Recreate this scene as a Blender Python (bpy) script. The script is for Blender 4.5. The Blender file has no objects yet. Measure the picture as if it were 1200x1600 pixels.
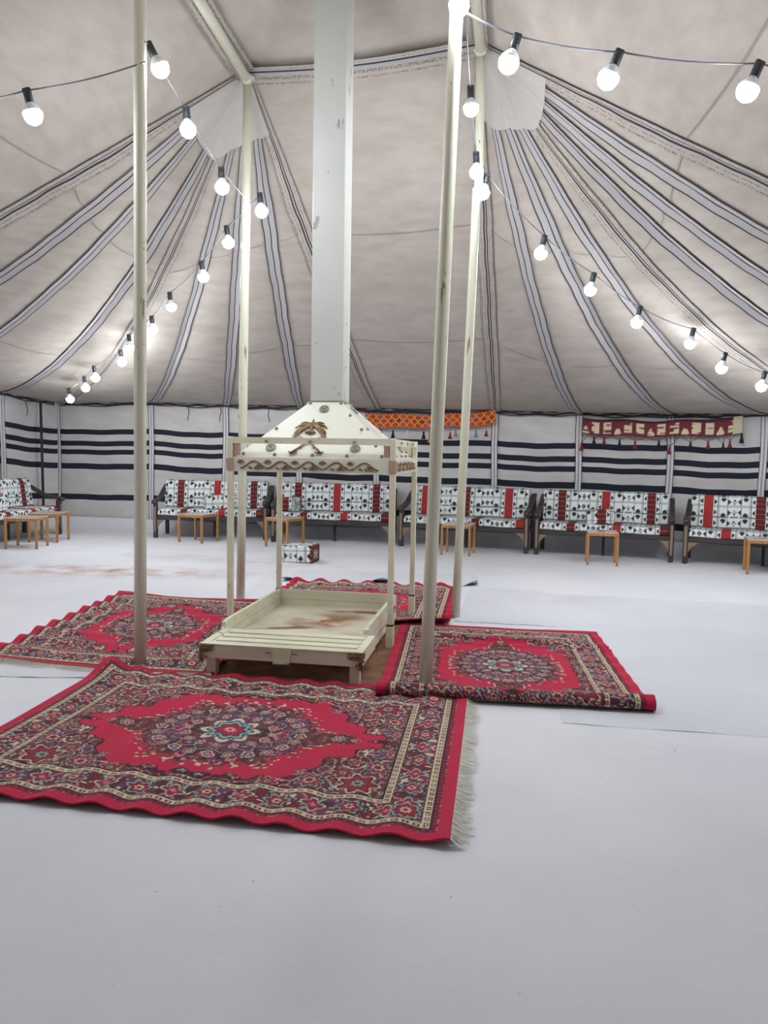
import bpy, math, random
import numpy as np
from mathutils import Vector, Matrix
random.seed(4); RS = np.random.RandomState(7)
C = bpy.context.scene.collection
SC = bpy.context.scene

# ---------------------------------------------------------------- camera
cd = bpy.data.cameras.new('camera'); cam = bpy.data.objects.new('camera', cd); C.objects.link(cam)
cd.sensor_fit = 'VERTICAL'; cd.sensor_height = 32.0; cd.lens = 32.0*1200/1600
cd.clip_end = 200; cd.clip_start = 0.05
_p, _r = math.radians(-4.4), math.radians(1.0)
_f = Vector((0, math.cos(_p), math.sin(_p))); _r0 = Vector((1, 0, 0)); _u0 = _r0.cross(_f)
_rt = math.cos(_r)*_r0+math.sin(_r)*_u0; _up = -math.sin(_r)*_r0+math.cos(_r)*_u0
cam.matrix_world = Matrix((( _rt.x, _up.x, -_f.x, 0), (_rt.y, _up.y, -_f.y, 0), (_rt.z, _up.z, -_f.z, 1.4), (0, 0, 0, 1)))
SC.camera = cam
# ---------------------------------------------------------------- world, exposure
w = bpy.data.worlds.new('night'); SC.world = w; w.use_nodes = True
w.node_tree.nodes['Background'].inputs[0].default_value = (0.02, 0.025, 0.05, 1)
w.node_tree.nodes['Background'].inputs[1].default_value = 0.3
SC.view_settings.view_transform = 'Standard'; SC.view_settings.look = 'None'
SC.view_settings.gamma = 1; SC.view_settings.use_curve_mapping = False
SC.view_settings.exposure = 0.0
BULB_STRENGTH = 200.0

# ---------------------------------------------------------------- helpers
def s(r, g, b):
    f = lambda c: (c/255/12.92) if c/255 <= .04045 else ((c/255+.055)/1.055)**2.4
    return (f(r), f(g), f(b))
def mat(name, col, rough=.8, noise=None, nscale=(5, 5, 5), col2=None, bump=0, bscale=60, metal=0, chips=None, attr=None, emit=0, co='Object', thr=(.35, .65)):
    m = bpy.data.materials.new(name); m.use_nodes = True; nt = m.node_tree; N = nt.nodes; L = nt.links
    b = N['Principled BSDF']; b.inputs['Roughness'].default_value = rough; b.inputs['Metallic'].default_value = metal
    b.inputs['Base Color'].default_value = (*col, 1)
    tc = N.new('ShaderNodeTexCoord')
    out = None
    if attr:
        a = N.new('ShaderNodeAttribute'); a.attribute_name = attr; out = a.outputs['Color']
    if col2 is not None:
        mp = N.new('ShaderNodeMapping'); mp.inputs['Scale'].default_value = nscale; L.new(tc.outputs[co], mp.inputs[0])
        n = N.new('ShaderNodeTexNoise'); n.inputs['Scale'].default_value = 1; n.inputs['Detail'].default_value = 5; L.new(mp.outputs[0], n.inputs['Vector'])
        r = N.new('ShaderNodeMapRange'); r.inputs[1].default_value = thr[0]; r.inputs[2].default_value = thr[1]; L.new(n.outputs[0], r.inputs[0])
        mx = N.new('ShaderNodeMix'); mx.data_type = 'RGBA'; L.new(r.outputs[0], mx.inputs[0])
        mx.inputs[6].default_value = (*col, 1); mx.inputs[7].default_value = (*col2, 1); out = mx.outputs[2]
    if chips:
        for (ccol, sc, t) in chips:
            mp = N.new('ShaderNodeMapping'); mp.inputs['Scale'].default_value = sc; L.new(tc.outputs[co], mp.inputs[0])
            n = N.new('ShaderNodeTexNoise'); n.inputs['Scale'].default_value = 1; n.inputs['Detail'].default_value = 6; n.inputs['Roughness'].default_value = .6; L.new(mp.outputs[0], n.inputs['Vector'])
            r = N.new('ShaderNodeMapRange'); r.inputs[1].default_value = t; r.inputs[2].default_value = t+.015; L.new(n.outputs[0], r.inputs[0])
            mx = N.new('ShaderNodeMix'); mx.data_type = 'RGBA'; L.new(r.outputs[0], mx.inputs[0])
            if out: L.new(out, mx.inputs[6])
            else: mx.inputs[6].default_value = (*col, 1)
            mx.inputs[7].default_value = (*ccol, 1); out = mx.outputs[2]
    if out: L.new(out, b.inputs['Base Color'])
    if bump:
        n = N.new('ShaderNodeTexNoise'); n.inputs['Scale'].default_value = bscale; n.inputs['Detail'].default_value = 4; L.new(tc.outputs[co], n.inputs['Vector'])
        bp = N.new('ShaderNodeBump'); bp.inputs['Strength'].default_value = bump; bp.inputs['Distance'].default_value = .01
        L.new(n.outputs[0], bp.inputs['Height']); L.new(bp.outputs[0], b.inputs['Normal'])
    if emit:
        b.inputs['Emission Color'].default_value = (*col, 1); b.inputs['Emission Strength'].default_value = emit
    return m
class MB:
    """collects faces, then links ONE mesh object"""
    def __init__(self): self.v = []; self.f = []; self.m = []
    def add(self, vs, fs, mi=0):
        o = len(self.v); self.v += [tuple(v) for v in vs]; self.f += [tuple(i+o for i in f) for f in fs]; self.m += [mi]*len(fs); return self
    def box(self, x0, x1, y0, y1, z0, z1, mi=0, bev=0):
        if bev:
            b = bev; vs = []; fs = []
            for (xa, xb, ya, yb, z) in ((x0+b, x1-b, y0+b, y1-b, z0), (x0, x1, y0, y1, z0+b), (x0, x1, y0, y1, z1-b), (x0+b, x1-b, y0+b, y1-b, z1)):
                for (x, y) in ((xa+b, ya), (xb-b, ya), (xb, ya+b), (xb, yb-b), (xb-b, yb), (xa+b, yb), (xa, yb-b), (xa, ya+b)): vs.append((x, y, z))
            fs.append(tuple(range(7, -1, -1))); fs.append(tuple(range(24, 32)))
            for r in range(3):
                for i in range(8): fs.append((r*8+i, r*8+(i+1) % 8, r*8+8+(i+1) % 8, r*8+8+i))
            return self.add(vs, fs, mi)
        vs = [(x, y, z) for z in (z0, z1) for (x, y) in ((x0, y0), (x1, y0), (x1, y1), (x0, y1))]
        return self.add(vs, [(3, 2, 1, 0), (4, 5, 6, 7), (0, 1, 5, 4), (1, 2, 6, 5), (2, 3, 7, 6), (3, 0, 4, 7)], mi)
    def tube(self, pts, r, n=8, mi=0, cap=True):
        pts = [Vector(p) for p in pts]; K = len(pts); rs = r if isinstance(r, (list, tuple)) else [r]*K
        vs = []; prev = None
        for i, p in enumerate(pts):
            t = (pts[min(i+1, K-1)]-pts[max(i-1, 0)]).normalized()
            if prev is None:
                a = Vector((0, 0, 1)) if abs(t.z) < .9 else Vector((1, 0, 0)); u = t.cross(a).normalized()
            else: u = (prev-t*prev.dot(t)).normalized()
            prev = u; q = t.cross(u)
            for k in range(n):
                an = 2*math.pi*k/n; vs.append(p+(u*math.cos(an)+q*math.sin(an))*rs[i])
        fs = []
        for i in range(K-1):
            for k in range(n): fs.append((i*n+k, i*n+(k+1) % n, (i+1)*n+(k+1) % n, (i+1)*n+k))
        if cap: fs.append(tuple(range(n-1, -1, -1))); fs.append(tuple(range((K-1)*n, K*n)))
        return self.add(vs, fs, mi)
    def bar(self, a, b, wx, wz, mi=0, up=(0, 0, 1)):
        a = Vector(a); b = Vector(b); t = (b-a).normalized(); up = Vector(up)
        if abs(t.dot(up)) > .95: up = Vector((0, 1, 0))
        x = t.cross(up).normalized()*wx/2; z = x.normalized().cross(t)*wz/2
        vs = [p+sx*x+sz*z for p in (a, b) for (sx, sz) in ((-1, -1), (1, -1), (1, 1), (-1, 1))]
        return self.add(vs, [(3, 2, 1, 0), (4, 5, 6, 7), (0, 1, 5, 4), (1, 2, 6, 5), (2, 3, 7, 6), (3, 0, 4, 7)], mi)
    def sph(self, c, r, n=10, m=6, mi=0, sc=(1, 1, 1)):
        vs = [(c[0], c[1], c[2]+r*sc[2])]
        for j in range(1, m):
            th = math.pi*j/m
            for k in range(n):
                a = 2*math.pi*k/n; vs.append((c[0]+r*sc[0]*math.sin(th)*math.cos(a), c[1]+r*sc[1]*math.sin(th)*math.sin(a), c[2]+r*sc[2]*math.cos(th)))
        vs.append((c[0], c[1], c[2]-r*sc[2])); fs = []
        for k in range(n): fs.append((0, 1+k, 1+(k+1) % n)); fs.append((len(vs)-1, 1+(m-2)*n+(k+1) % n, 1+(m-2)*n+k))
        for j in range(m-2):
            for k in range(n): fs.append((1+j*n+k, 1+(j+1)*n+k, 1+(j+1)*n+(k+1) % n, 1+j*n+(k+1) % n))
        return self.add(vs, fs, mi)
    def lathe(self, prof, n=16, mi=0, c=(0, 0, 0)):
        vs = [(c[0]+r*math.cos(2*math.pi*k/n), c[1]+r*math.sin(2*math.pi*k/n), c[2]+z) for (r, z) in prof for k in range(n)]; fs = []
        for i in range(len(prof)-1):
            for k in range(n): fs.append((i*n+k, i*n+(k+1) % n, (i+1)*n+(k+1) % n, (i+1)*n+k))
        fs.append(tuple(range(n-1, -1, -1))); fs.append(tuple(range((len(prof)-1)*n, len(prof)*n)))
        return self.add(vs, fs, mi)
    def grid(self, P, mi=None):
        """P: rows x cols of points; mi(r,c) material"""
        R = len(P); K = len(P[0]); o = len(self.v)
        for row in P: self.v += [tuple(p) for p in row]
        for r in range(R-1):
            for c in range(K-1):
                self.f.append((o+r*K+c, o+r*K+c+1, o+(r+1)*K+c+1, o+(r+1)*K+c)); self.m.append(mi(r, c) if mi else 0)
        return self
    def build(self, name, mats, parent=None, smooth=False):
        me = bpy.data.meshes.new(name); me.from_pydata(self.v, [], self.f)
        if not isinstance(mats, (list, tuple)): mats = [mats]
        for m in mats: me.materials.append(m)
        me.polygons.foreach_set('material_index', self.m)
        if smooth: me.polygons.foreach_set('use_smooth', [True]*len(self.f))
        me.update(); o = bpy.data.objects.new(name, me); C.objects.link(o); o.parent = parent
        return o
def tag(o, label=None, cat=None, group=None, kind=None):
    if label: o['label'] = label
    if cat: o['category'] = cat
    if group: o['group'] = group
    if kind: o['kind'] = kind
    return o
def empty(name, loc=(0, 0, 0), rz=0, label=None, cat=None, group=None, kind=None):
    o = bpy.data.objects.new(name, None); C.objects.link(o); o.location = loc; o.rotation_euler = (0, 0, rz); o.empty_display_size = .1
    return tag(o, label, cat, group, kind)
def copy_tree(o, parent=None):
    c = o.copy(); C.objects.link(c); c.parent = parent
    for ch in list(o.children): copy_tree(ch, c)
    return c
def np_mesh(name, V, nr, nc, material, cols=None, parent=None, smooth=True, extra=None):
    """regular grid mesh from numpy arrays with a point colour attribute"""
    idx = np.arange(nr*nc).reshape(nr, nc)
    q = np.stack([idx[:-1, :-1], idx[:-1, 1:], idx[1:, 1:], idx[1:, :-1]], -1).reshape(-1, 4)
    V = V.reshape(-1, 3); nf = len(q); me = bpy.data.meshes.new(name)
    me.vertices.add(len(V)); me.vertices.foreach_set('co', V.astype(np.float32).ravel())
    me.loops.add(nf*4); me.loops.foreach_set('vertex_index', q.ravel().astype(np.int32))
    me.polygons.add(nf); me.polygons.foreach_set('loop_start', np.arange(nf, dtype=np.int32)*4)
    me.polygons.foreach_set('use_smooth', np.full(nf, smooth))
    me.materials.append(material); me.update(calc_edges=True); me.validate()
    if cols is not None:
        a = me.color_attributes.new('pattern', 'FLOAT_COLOR', 'POINT')
        a.data.foreach_set('color', np.concatenate([cols.reshape(-1, 3), np.ones((len(V), 1))], 1).astype(np.float32).ravel())
    o = bpy.data.objects.new(name, me); C.objects.link(o); o.parent = parent
    return o

# ---------------------------------------------------------------- materials
M = {}
M['roof'] = mat('roof canvas', s(188, 180, 172), .9, nscale=(3, 3, 14), col2=s(176, 166, 157), bump=.25, bscale=25)
M['patch'] = mat('roof patch canvas', s(193, 187, 182), .9, bump=.2, bscale=60)
M['seamdark'] = mat('dark seam webbing', s(62, 60, 68), .9)
M['seamgrey'] = mat('grey seam cloth', s(176, 172, 173), .9)
M['seambrown'] = mat('brown stitched edging', s(128, 118, 114), .9, nscale=(90, 90, 90), col2=s(185, 176, 170), thr=(.45, .55))
M['joint'] = mat('faint joint', s(158, 144, 134), .9)
M['wall'] = mat('wall canvas', s(208, 206, 206), .9, nscale=(2, 2, 5), col2=s(196, 192, 190), bump=.3, bscale=20)
M['stripe'] = mat('navy black stripe', s(30, 34, 48), .9)
M['strap'] = mat('pale strap', s(212, 211, 215), .9)
M['rope'] = mat('dark hem cord', s(50, 50, 58), .9)
def floor_mat(name, c1, c2, stains):
    m = mat(name, c1, .92, nscale=(.9, .9, .9), col2=c2, bump=.35, bscale=9, co='Object')
    nt = m.node_tree; N = nt.nodes; L = nt.links; b = N['Principled BSDF']
    src = b.inputs['Base Color'].links[0].from_socket
    g = N.new('ShaderNodeNewGeometry')
    sp = N.new('ShaderNodeTexNoise'); sp.inputs['Scale'].default_value = 28; L.new(g.outputs['Position'], sp.inputs['Vector'])
    r = N.new('ShaderNodeMapRange'); r.inputs[1].default_value = .74; r.inputs[2].default_value = .8; L.new(sp.outputs[0], r.inputs[0])
    mx = N.new('ShaderNodeMix'); mx.data_type = 'RGBA'; L.new(r.outputs[0], mx.inputs[0]); L.new(src, mx.inputs[6]); mx.inputs[7].default_value = (*s(170, 165, 160), 1); src = mx.outputs[2]
    for (loc, rad, rot, col, amt) in stains:
        mp = N.new('ShaderNodeMapping'); mp.vector_type = 'TEXTURE'; mp.inputs['Location'].default_value = loc; mp.inputs['Rotation'].default_value = (0, 0, rot); mp.inputs['Scale'].default_value = rad
        L.new(g.outputs['Position'], mp.inputs[0])
        gr = N.new('ShaderNodeTexGradient'); gr.gradient_type = 'SPHERICAL'; L.new(mp.outputs[0], gr.inputs[0])
        n = N.new('ShaderNodeTexNoise'); n.inputs['Scale'].default_value = 3.5; n.inputs['Detail'].default_value = 6; L.new(g.outputs['Position'], n.inputs['Vector'])
        r = N.new('ShaderNodeMapRange'); r.inputs[1].default_value = .38; r.inputs[2].default_value = .7; L.new(n.outputs[0], r.inputs[0])
        mu = N.new('ShaderNodeMath'); mu.operation = 'MULTIPLY'; L.new(gr.outputs[1], mu.inputs[0]); L.new(r.outputs[0], mu.inputs[1])
        m2 = N.new('ShaderNodeMath'); m2.operation = 'MULTIPLY'; L.new(mu.outputs[0], m2.inputs[0]); m2.inputs[1].default_value = amt; m2.use_clamp = True
        mx = N.new('ShaderNodeMix'); mx.data_type = 'RGBA'; L.new(m2.outputs[0], mx.inputs[0]); L.new(src, mx.inputs[6]); mx.inputs[7].default_value = (*col, 1); src = mx.outputs[2]
    L.new(src, b.inputs['Base Color'])
    return m
SAND = s(176, 120, 84)
M['floor'] = floor_mat('white felt carpet', s(222, 223, 229), s(212, 214, 222), [((-3.4, 8.7, 0), (2.6, .55, 1), -.05, SAND, 1.1), ((-2.2, 9.8, 0), (2.5, .4, 1), -.3, SAND, .5), ((4.2, 6.9, 0), (1.6, .35, 1), -.3, s(205, 180, 165), .7)])
M['felt'] = floor_mat('greyer felt sheet', s(212, 214, 222), s(203, 206, 214), [((1.5, 7.3, 0), (1.0, .4, 1), .3, SAND, .25)])
M['sand'] = mat('brown sand', s(150, 112, 84), .95, nscale=(6, 6, 6), col2=s(120, 84, 60), bump=.8, bscale=40)
CREAM = s(214, 212, 192)
M['pole'] = mat('cream painted pole', s(216, 215, 196), .35, chips=[(s(150, 140, 118), (18, 18, 2.5), .66), (s(80, 74, 66), (34, 34, 9), .69)])
M['wood'] = mat('cream painted wood', s(230, 229, 208), .5, nscale=(2, 9, 9), col2=s(220, 218, 192), chips=[(s(150, 138, 112), (9, 9, 30), .67)])
M['hood'] = mat('cream painted sheet metal', s(226, 226, 214), .35, chips=[(s(140, 138, 128), (14, 14, 30), .69)])
M['chim'] = mat('off white flue paint', s(206, 208, 204), .4, nscale=(1.5, 1.5, 1), col2=s(198, 200, 196), chips=[(s(158, 158, 156), (9, 9, 3), .64), (s(84, 84, 88), (16, 16, 9), .69)])
M['rawwood'] = mat('bare wood block', s(178, 152, 132), .8)
M['yellow'] = mat('yellowed wood block', s(222, 214, 172), .6)
M['bronze'] = mat('tarnished bronze ornament', s(160, 132, 96), .45, nscale=(40, 40, 40), col2=s(104, 82, 58), metal=.35)
M['pewter'] = mat('dull pewter stud', s(160, 156, 145), .4, metal=.5)
M['housing'] = mat('white bulb housing', s(225, 228, 232), .4)
M['black'] = mat('black plastic', s(34, 36, 40), .5)
M['clip'] = mat('dark socket', s(46, 52, 58), .5)
M['wire'] = mat('grey cable', s(120, 122, 132), .5)
M['bulb'] = mat('lit bulb', (.93, .97, 1.0), .3, emit=BULB_STRENGTH)
M['sofawood'] = mat('dark sofa wood', s(66, 58, 58), .45, nscale=(4, 4, 30), col2=s(50, 43, 44))
M['carve'] = mat('worn tan carving', s(132, 114, 92), .6)
M['tan'] = mat('tan varnished leg', s(188, 134, 78), .45, nscale=(30, 30, 4), col2=s(168, 116, 66))
M['glass'] = mat('pale table top', s(196, 186, 180), .18)
M['print'] = mat('geometric print cloth', (1, 1, 1), .85, attr='pattern', bump=.1, bscale=200)
M['rug'] = mat('rug pile', (1, 1, 1), .95, attr='pattern', bump=.25, bscale=300)
M['fringe'] = mat('rug fringe yarn', s(206, 202, 190), .9)
M['tas_black'] = mat('black tassel', s(28, 28, 34), .9); M['tas_red'] = mat('red tassel', s(132, 36, 44), .9)
M['tas_white'] = mat('white tassel', s(205, 205, 205), .9); M['tas_tan'] = mat('tan tassel', s(160, 132, 96), .9)
M['tas_maroon'] = mat('maroon tassel', s(74, 26, 34), .9); M['tas_blue'] = mat('grey blue tassel', s(120, 135, 145), .9)
# tray bottom with rust and soot stains
M['traybed'] = floor_mat('stained tray bed', s(236, 232, 214), s(218, 212, 190), [((-.42, 5.67, 0), (.34, .26, .6), .4, s(176, 96, 48), 4.0), ((-.08, 6.0, 0), (.42, .07, .6), -.15, s(160, 84, 40), 3.5), ((-.62, 5.45, 0), (.4, .06, .6), .2, s(120, 84, 56), 2.8), ((-.45, 5.75, 0), (.75, .3, .6), .5, s(140, 132, 112), 1.6), ((-.3, 5.35, 0), (.7, .1, .6), -.7, s(190, 182, 160), 2)])

# ================================================================ TENT
# plan positions measured on the ground: four inner poles, then the hem points (x, y, z, seam kind, sag power)
PK = {'BL': Vector((-1.28, 7.11, 4.78)), 'BR': Vector((.70, 6.51, 4.75)), 'FL': Vector((-1.53, 4.88, 4.78)), 'FR': Vector((.38, 4.42, 4.75))}
HEM = [  # pole, x, y, z, kind, p
 ('BL', -6.85, 7.9, 2.25, 'T', 1.15), ('BL', -6.75, 9.0, 2.22, 't', 1.5), ('BL', -6.62, 10.3, 2.2, 't', 1.75), ('BL', -6.27, 12.6, 2.27, 't', 2.0),
 ('BL', -5.75, 13.6, 2.17, 'T', 2.1), ('BL', -3.99, 13.2, 2.19, 't', 1.75), ('BL', -2.64, 12.8, 2.14, 't', 1.5), ('BL', -1.38, 12.5, 2.125, 't', 1.35),
 ('BL', -.13, 12.35, 2.087, 'T', 1.2),
 ('BR', 1.71, 12.0, 2.07, 'T', 1.25), ('BR', 2.93, 11.65, 2.053, 't', 1.75), ('BR', 4.15, 11.2, 2.033, 't', 1.75), ('BR', 5.21, 10.6, 2.021, 't', 1.85),
 ('BR', 6.2, 9.75, 2.03, 'T', 2.0), ('BR', 6.45, 8.7, 2.08, 't', 1.75), ('BR', 6.4, 7.6, 2.1, 't', 1.6), ('BR', 6.25, 6.55, 2.1, 't', 1.4), ('BR', 6.05, 5.5, 2.1, 'T', 1.15),
 ('FR', 5.8, 3.6, 2.1, 'T', 1.15), ('FR', 5.65, 2.4, 2.1, 't', 1.6), ('FR', 5.5, 1.1, 2.1, 't', 1.8), ('FR', 5.2, -.3, 2.1, 'T', 2.0), ('FR', 4.0, -1.3, 2.1, 't', 1.8),
 ('FR', 1.8, -1.15, 2.1, 't', 1.6), ('FR', -.5, -.85, 2.1, 'T', 1.15), ('FL', -2.4, -.5, 2.1, 'T', 1.15), ('FL', -3.8, -.3, 2.1, 't', 1.5), ('FL', -5.4, -.05, 2.1, 't', 1.8),
 ('FL', -6.9, .6, 2.15, 'T', 2.0), ('FL', -7.1, 2.1, 2.2, 't', 1.8), ('FL', -7.1, 3.6, 2.2, 't', 1.5), ('FL', -7.0, 5.2, 2.2, 'T', 1.15)]
NH = len(HEM)
def linept(i, t):
    k, x, y, z, kd, p = HEM[i % NH]; a = PK[k]
    return Vector((a.x+(x-a.x)*t, a.y+(y-a.y)*t, z+(a.z-z)*(1-t)**p))
def surf(i, wv, t):
    a = linept(i, t); b = linept(i+1, t); q = a.lerp(b, wv)
    same = HEM[i % NH][0] == HEM[(i+1) % NH][0]
    q.z -= (.05 if same else .07)*math.sin(math.pi*wv)*(math.sin(math.pi*min(1, t*1.0)) if same else math.sin(math.pi*(.25+.75*t)) )
    return q
ceil = empty('ceiling', (0, 0, 0), 0, 'peaked beige canvas tent roof with radiating dark striped seams', None, None, 'structure')
NT = 22
for i in range(NH):
    mb = MB(); mb.grid([[surf(i, c/8, r/NT) for c in range(9)] for r in range(NT+1)])
    mb.build('roof_panel', M['roof'], ceil, True)
THIN = [(.012, 0), (.060, 1), (.013, 0), (.060, 1), (.012, 0)]
THICK = [(.016, 2), (.022, 3), (.010, 2), (.020, 3), (.016, 0), (.014, 1), (.016, 0), (.020, 3), (.010, 2), (.022, 3), (.016, 2)]
SM = [M['seamdark'], M['seamgrey'], M['seambrown'], M['roof']]
def seam(i, prof, t0, t1, wid=1.0):
    tot = sum(a for a, b in prof)*wid; offs = [-tot/2]
    for a, b in prof: offs.append(offs[-1]+a*wid)
    K = 46; rows = []
    for r in range(K+1):
        t = t0+(t1-t0)*r/K; sc = min(1, .22+t*3.2)*(1-.25*max(0, t-.7)/.3)
        P0 = linept(i, t); Lf = (linept(i-1, t)-P0).length+1e-6; Rt = (linept(i+1, t)-P0).length+1e-6
        wob = .004*math.sin(r*1.9+i)+.004*math.sin(r*.7+i*2)
        row = []
        for d in offs:
            dd = d*sc+wob*min(1, t*4)
            q = surf(i, min(.45, dd/Rt), t) if dd >= 0 else surf(i-1, 1-min(.45, -dd/Lf), t)
            q = Vector(q); c = Vector((-.45, 5.7, q.z)); dr = (c-q).normalized()
            q += Vector((0, 0, -.012))+dr*.014; row.append(q)
        rows.append(row)
    mb = MB(); mb.grid(rows, lambda r, c: prof[c][1]); return mb.build('roof_seam', SM, ceil)
for i, (k, x, y, z, kd, p) in enumerate(HEM):
    seam(i, THICK if kd == 'T' else THIN, .0 if kd == 'T' else .085, .995, 1.0)
# pole-top reinforcement patches
for k in ('BL', 'BR', 'FR', 'FL'):
    ids = [i for i in range(NH) if HEM[i][0] == k]
    rows = []
    for r in range(6):
        t = .012+.088*r/5; row = []
        for a, i in enumerate(ids[:-1]):
            for c in range(4): 
                q = Vector(surf(i, c/4, t)); q += Vector((0, 0, -.03)); row.append(q)
        row.append(Vector(linept(ids[-1], t))+Vector((0, 0, -.03))); rows.append(row)
    MB().grid(rows).build('corner_patch', M['patch'], ceil, True)
# faint horizontal cloth joints across the panels
for i in range(NH):
    for tj in (.30, .62):
        P = []
        for r in range(2):
            P.append([Vector(surf(i, c/10, tj+.0016*r+.004*math.sin(i+c*.3)))+Vector((0, -.0, -.008)) for c in range(11)])
        MB().grid(P).build('cloth_joint', M['joint'], ceil)
# roof over the pole square, drawn up to the torn flue opening
HC_ = Vector((-.38, 6.05, 5.06))
sq = []
order = ['FL', 'FR', 'BR', 'BL']
for a in range(4):
    A, B = PK[order[a]], PK[order[(a+1) % 4]]
    for c in range(8):
        q = A.lerp(B, c/8); q.z -= .07*math.sin(math.pi*c/8)*math.sin(math.pi*.25)/1.0; sq.append(q)
rim = []
for q in sq:
    d = (q-HC_); d.z = 0; d.normalize(); rim.append(HC_+Vector((d.x*.36, d.y*.30, -.02*random.random())))
rows = []
for r in range(9):
    t = r/8; rows.append([sq[c % 32].lerp(rim[c % 32], t)+Vector((0, 0, -.05*math.sin(math.pi*t))) for c in range(33)])
MB().grid(rows).build('top_panel', M['roof'], ceil, True)
# torn strands round the opening
for k in range(16):
    a = 2*math.pi*k/16+random.random()*.2; p = HC_+Vector((math.cos(a)*.35, math.sin(a)*.29, -.02)); pts = [p]
    for j in range(5):
        p = p+Vector((random.uniform(-.03, .03)-math.sin(a)*.04, random.uniform(-.02, .02)+math.cos(a)*.04, -.014)); pts.append(p)
    MB().tube(pts, .004, 5).build('loose_strand', M['seamdark'], ceil)
# ridge seams on the four sides of the square
RIDGE = [(.010, 2), (.02, 3), (.020, 2), (.024, 1), (.016, 0), (.024, 1), (.020, 2), (.02, 3), (.010, 2)]
for a in range(4):
    A, B = PK[order[a]], PK[order[(a+1) % 4]]
    d = (B-A).normalized(); nrm = Vector((-d.y, d.x, 0)); mid = Vector((-.43, 5.73, 0))
    if (mid-A).dot(nrm) > 0: nrm = -nrm
    tot = sum(x for x, y in RIDGE); rows = []
    for r in range(31):
        t = r/30; q = A.lerp(B, t); q.z -= .0495*math.sin(math.pi*t)+.025; row = []; o = -tot/2
        row.append(q+nrm*o+Vector((0, 0, -abs(o)*.0)))
        for x, y in RIDGE:
            o += x; row.append(q+nrm*o+Vector((0, 0, -max(0, o)*.9+min(0, o)*.0)))
        rows.append(row)
    MB().grid(rows, lambda r, c: RIDGE[c][1]).build('ridge_seam', SM, ceil)

# walls: one structure per side, one canvas panel per bay
sides = {'left': range(28, 36), 'back': range(4, 13), 'right': range(13, 21), 'front': range(21, 28)}
STR = [(-.446, -.534), (-.647, -.735), (-.798, -.884), (-1.04, -1.14), (-1.58, -1.68)]
lab = {'left': 'white canvas tent wall with black stripes on the left', 'back': 'white canvas tent wall with black stripes behind the sofas', 'right': 'white striped canvas tent wall on the right', 'front': 'plain canvas tent wall behind the viewer'}
center = Vector((-.4, 6, 0))
for sd, rg in sides.items():
    W = empty('wall_'+sd, (0, 0, 0), 0, lab[sd], None, None, 'structure')
    for i in rg:
        a = Vector(HEM[i % NH][1:4]); b = Vector(HEM[(i+1) % NH][1:4]); n = (b-a); n.z = 0; ln = n.length; nr = Vector((n.y, -n.x, 0)).normalized()
        if (center-a).dot(nr) < 0: nr = -nr
        zs = [(0., 0)]
        for (t0, t1) in STR: zs += [(t0, 1), (t1, 0)]
        NCc = 12; rows = []; kinds = []
        for zi, (dz, kd) in enumerate(zs+[(None, 0)]):
            row = []
            for c in range(NCc+1):
                w_ = c/NCc; q = a.lerp(b, w_); hz = q.z; sag = .025*math.sin(math.pi*w_)*(1 if i % 2 else .6)
                z = hz+dz-sag*(0 if dz == 0 else 1)+.004*math.sin(c*1.3+i) if dz is not None else 0.0
                q = Vector((q.x, q.y, z)); hfr = 1-z/hz
                q -= nr*(.06*math.sin(math.pi*w_)*math.sin(math.pi*hfr)); row.append(q)
            rows.append(row)
        kinds = [k for _, k in zs]
        MB().grid(rows, lambda r, c: kinds[r]).build('canvas_panel', [M['wall'], M['stripe']], W, True)
        # strap covering the bay joint
        prof = [(.010, 1), (.032, 0), (.006, 1), (.006, 0), (.006, 1), (.032, 0), (.010, 1)]; tot = sum(x for x, y in prof); dr = n.normalized(); rows = []
        for r in range(9):
            z = a.z*(1-r/8); base = Vector((a.x, a.y, z))+nr*.03+dr*(.008*math.sin(r*1.1+i)); o = -tot/2; row = [base+dr*o]
            for x, y in prof: o += x; row.append(base+dr*o)
            rows.append(row)
        MB().grid(rows, lambda r, c: prof[c][1]).build('wall_strap', [M['strap'], M['seamdark']], W)
    # hem cords
    for v in range(3):
        pts = []
        for i in rg:
            a = Vector(HEM[i % NH][1:4]); b = Vector(HEM[(i+1) % NH][1:4])
            for c in range(10):
                w_ = c/10; q = a.lerp(b, w_); q.z += (-.012, .02, -.035)[v]-.018*math.sin(math.pi*w_)+.012*math.sin(c*1.7*(v+1)+i*2+v); d = (center-q); d.z = 0; q += d.normalized()*(.045+.01*v); pts.append(q)
        MB().tube(pts, (.016, .010, .009)[v], 6).build('hem_cord', M['rope'], W, True)
# floor: felt that turns up against the canvas
rows = []
for (f_, zz) in ((0, 0), (.3, 0), (.6, 0), (.9, 0), (.955, .012), (.975, .07), (.992, .19)):
    rows.append([Vector((center.x+(HEM[i % NH][1]-center.x)*f_, center.y+(HEM[i % NH][2]-center.y)*f_, zz)) for i in range(NH+1)])
fl = MB().grid(rows).build('floor', M['floor'], None, True); tag(fl, 'white felt carpet covering the tent floor', None, None, 'structure')

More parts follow.
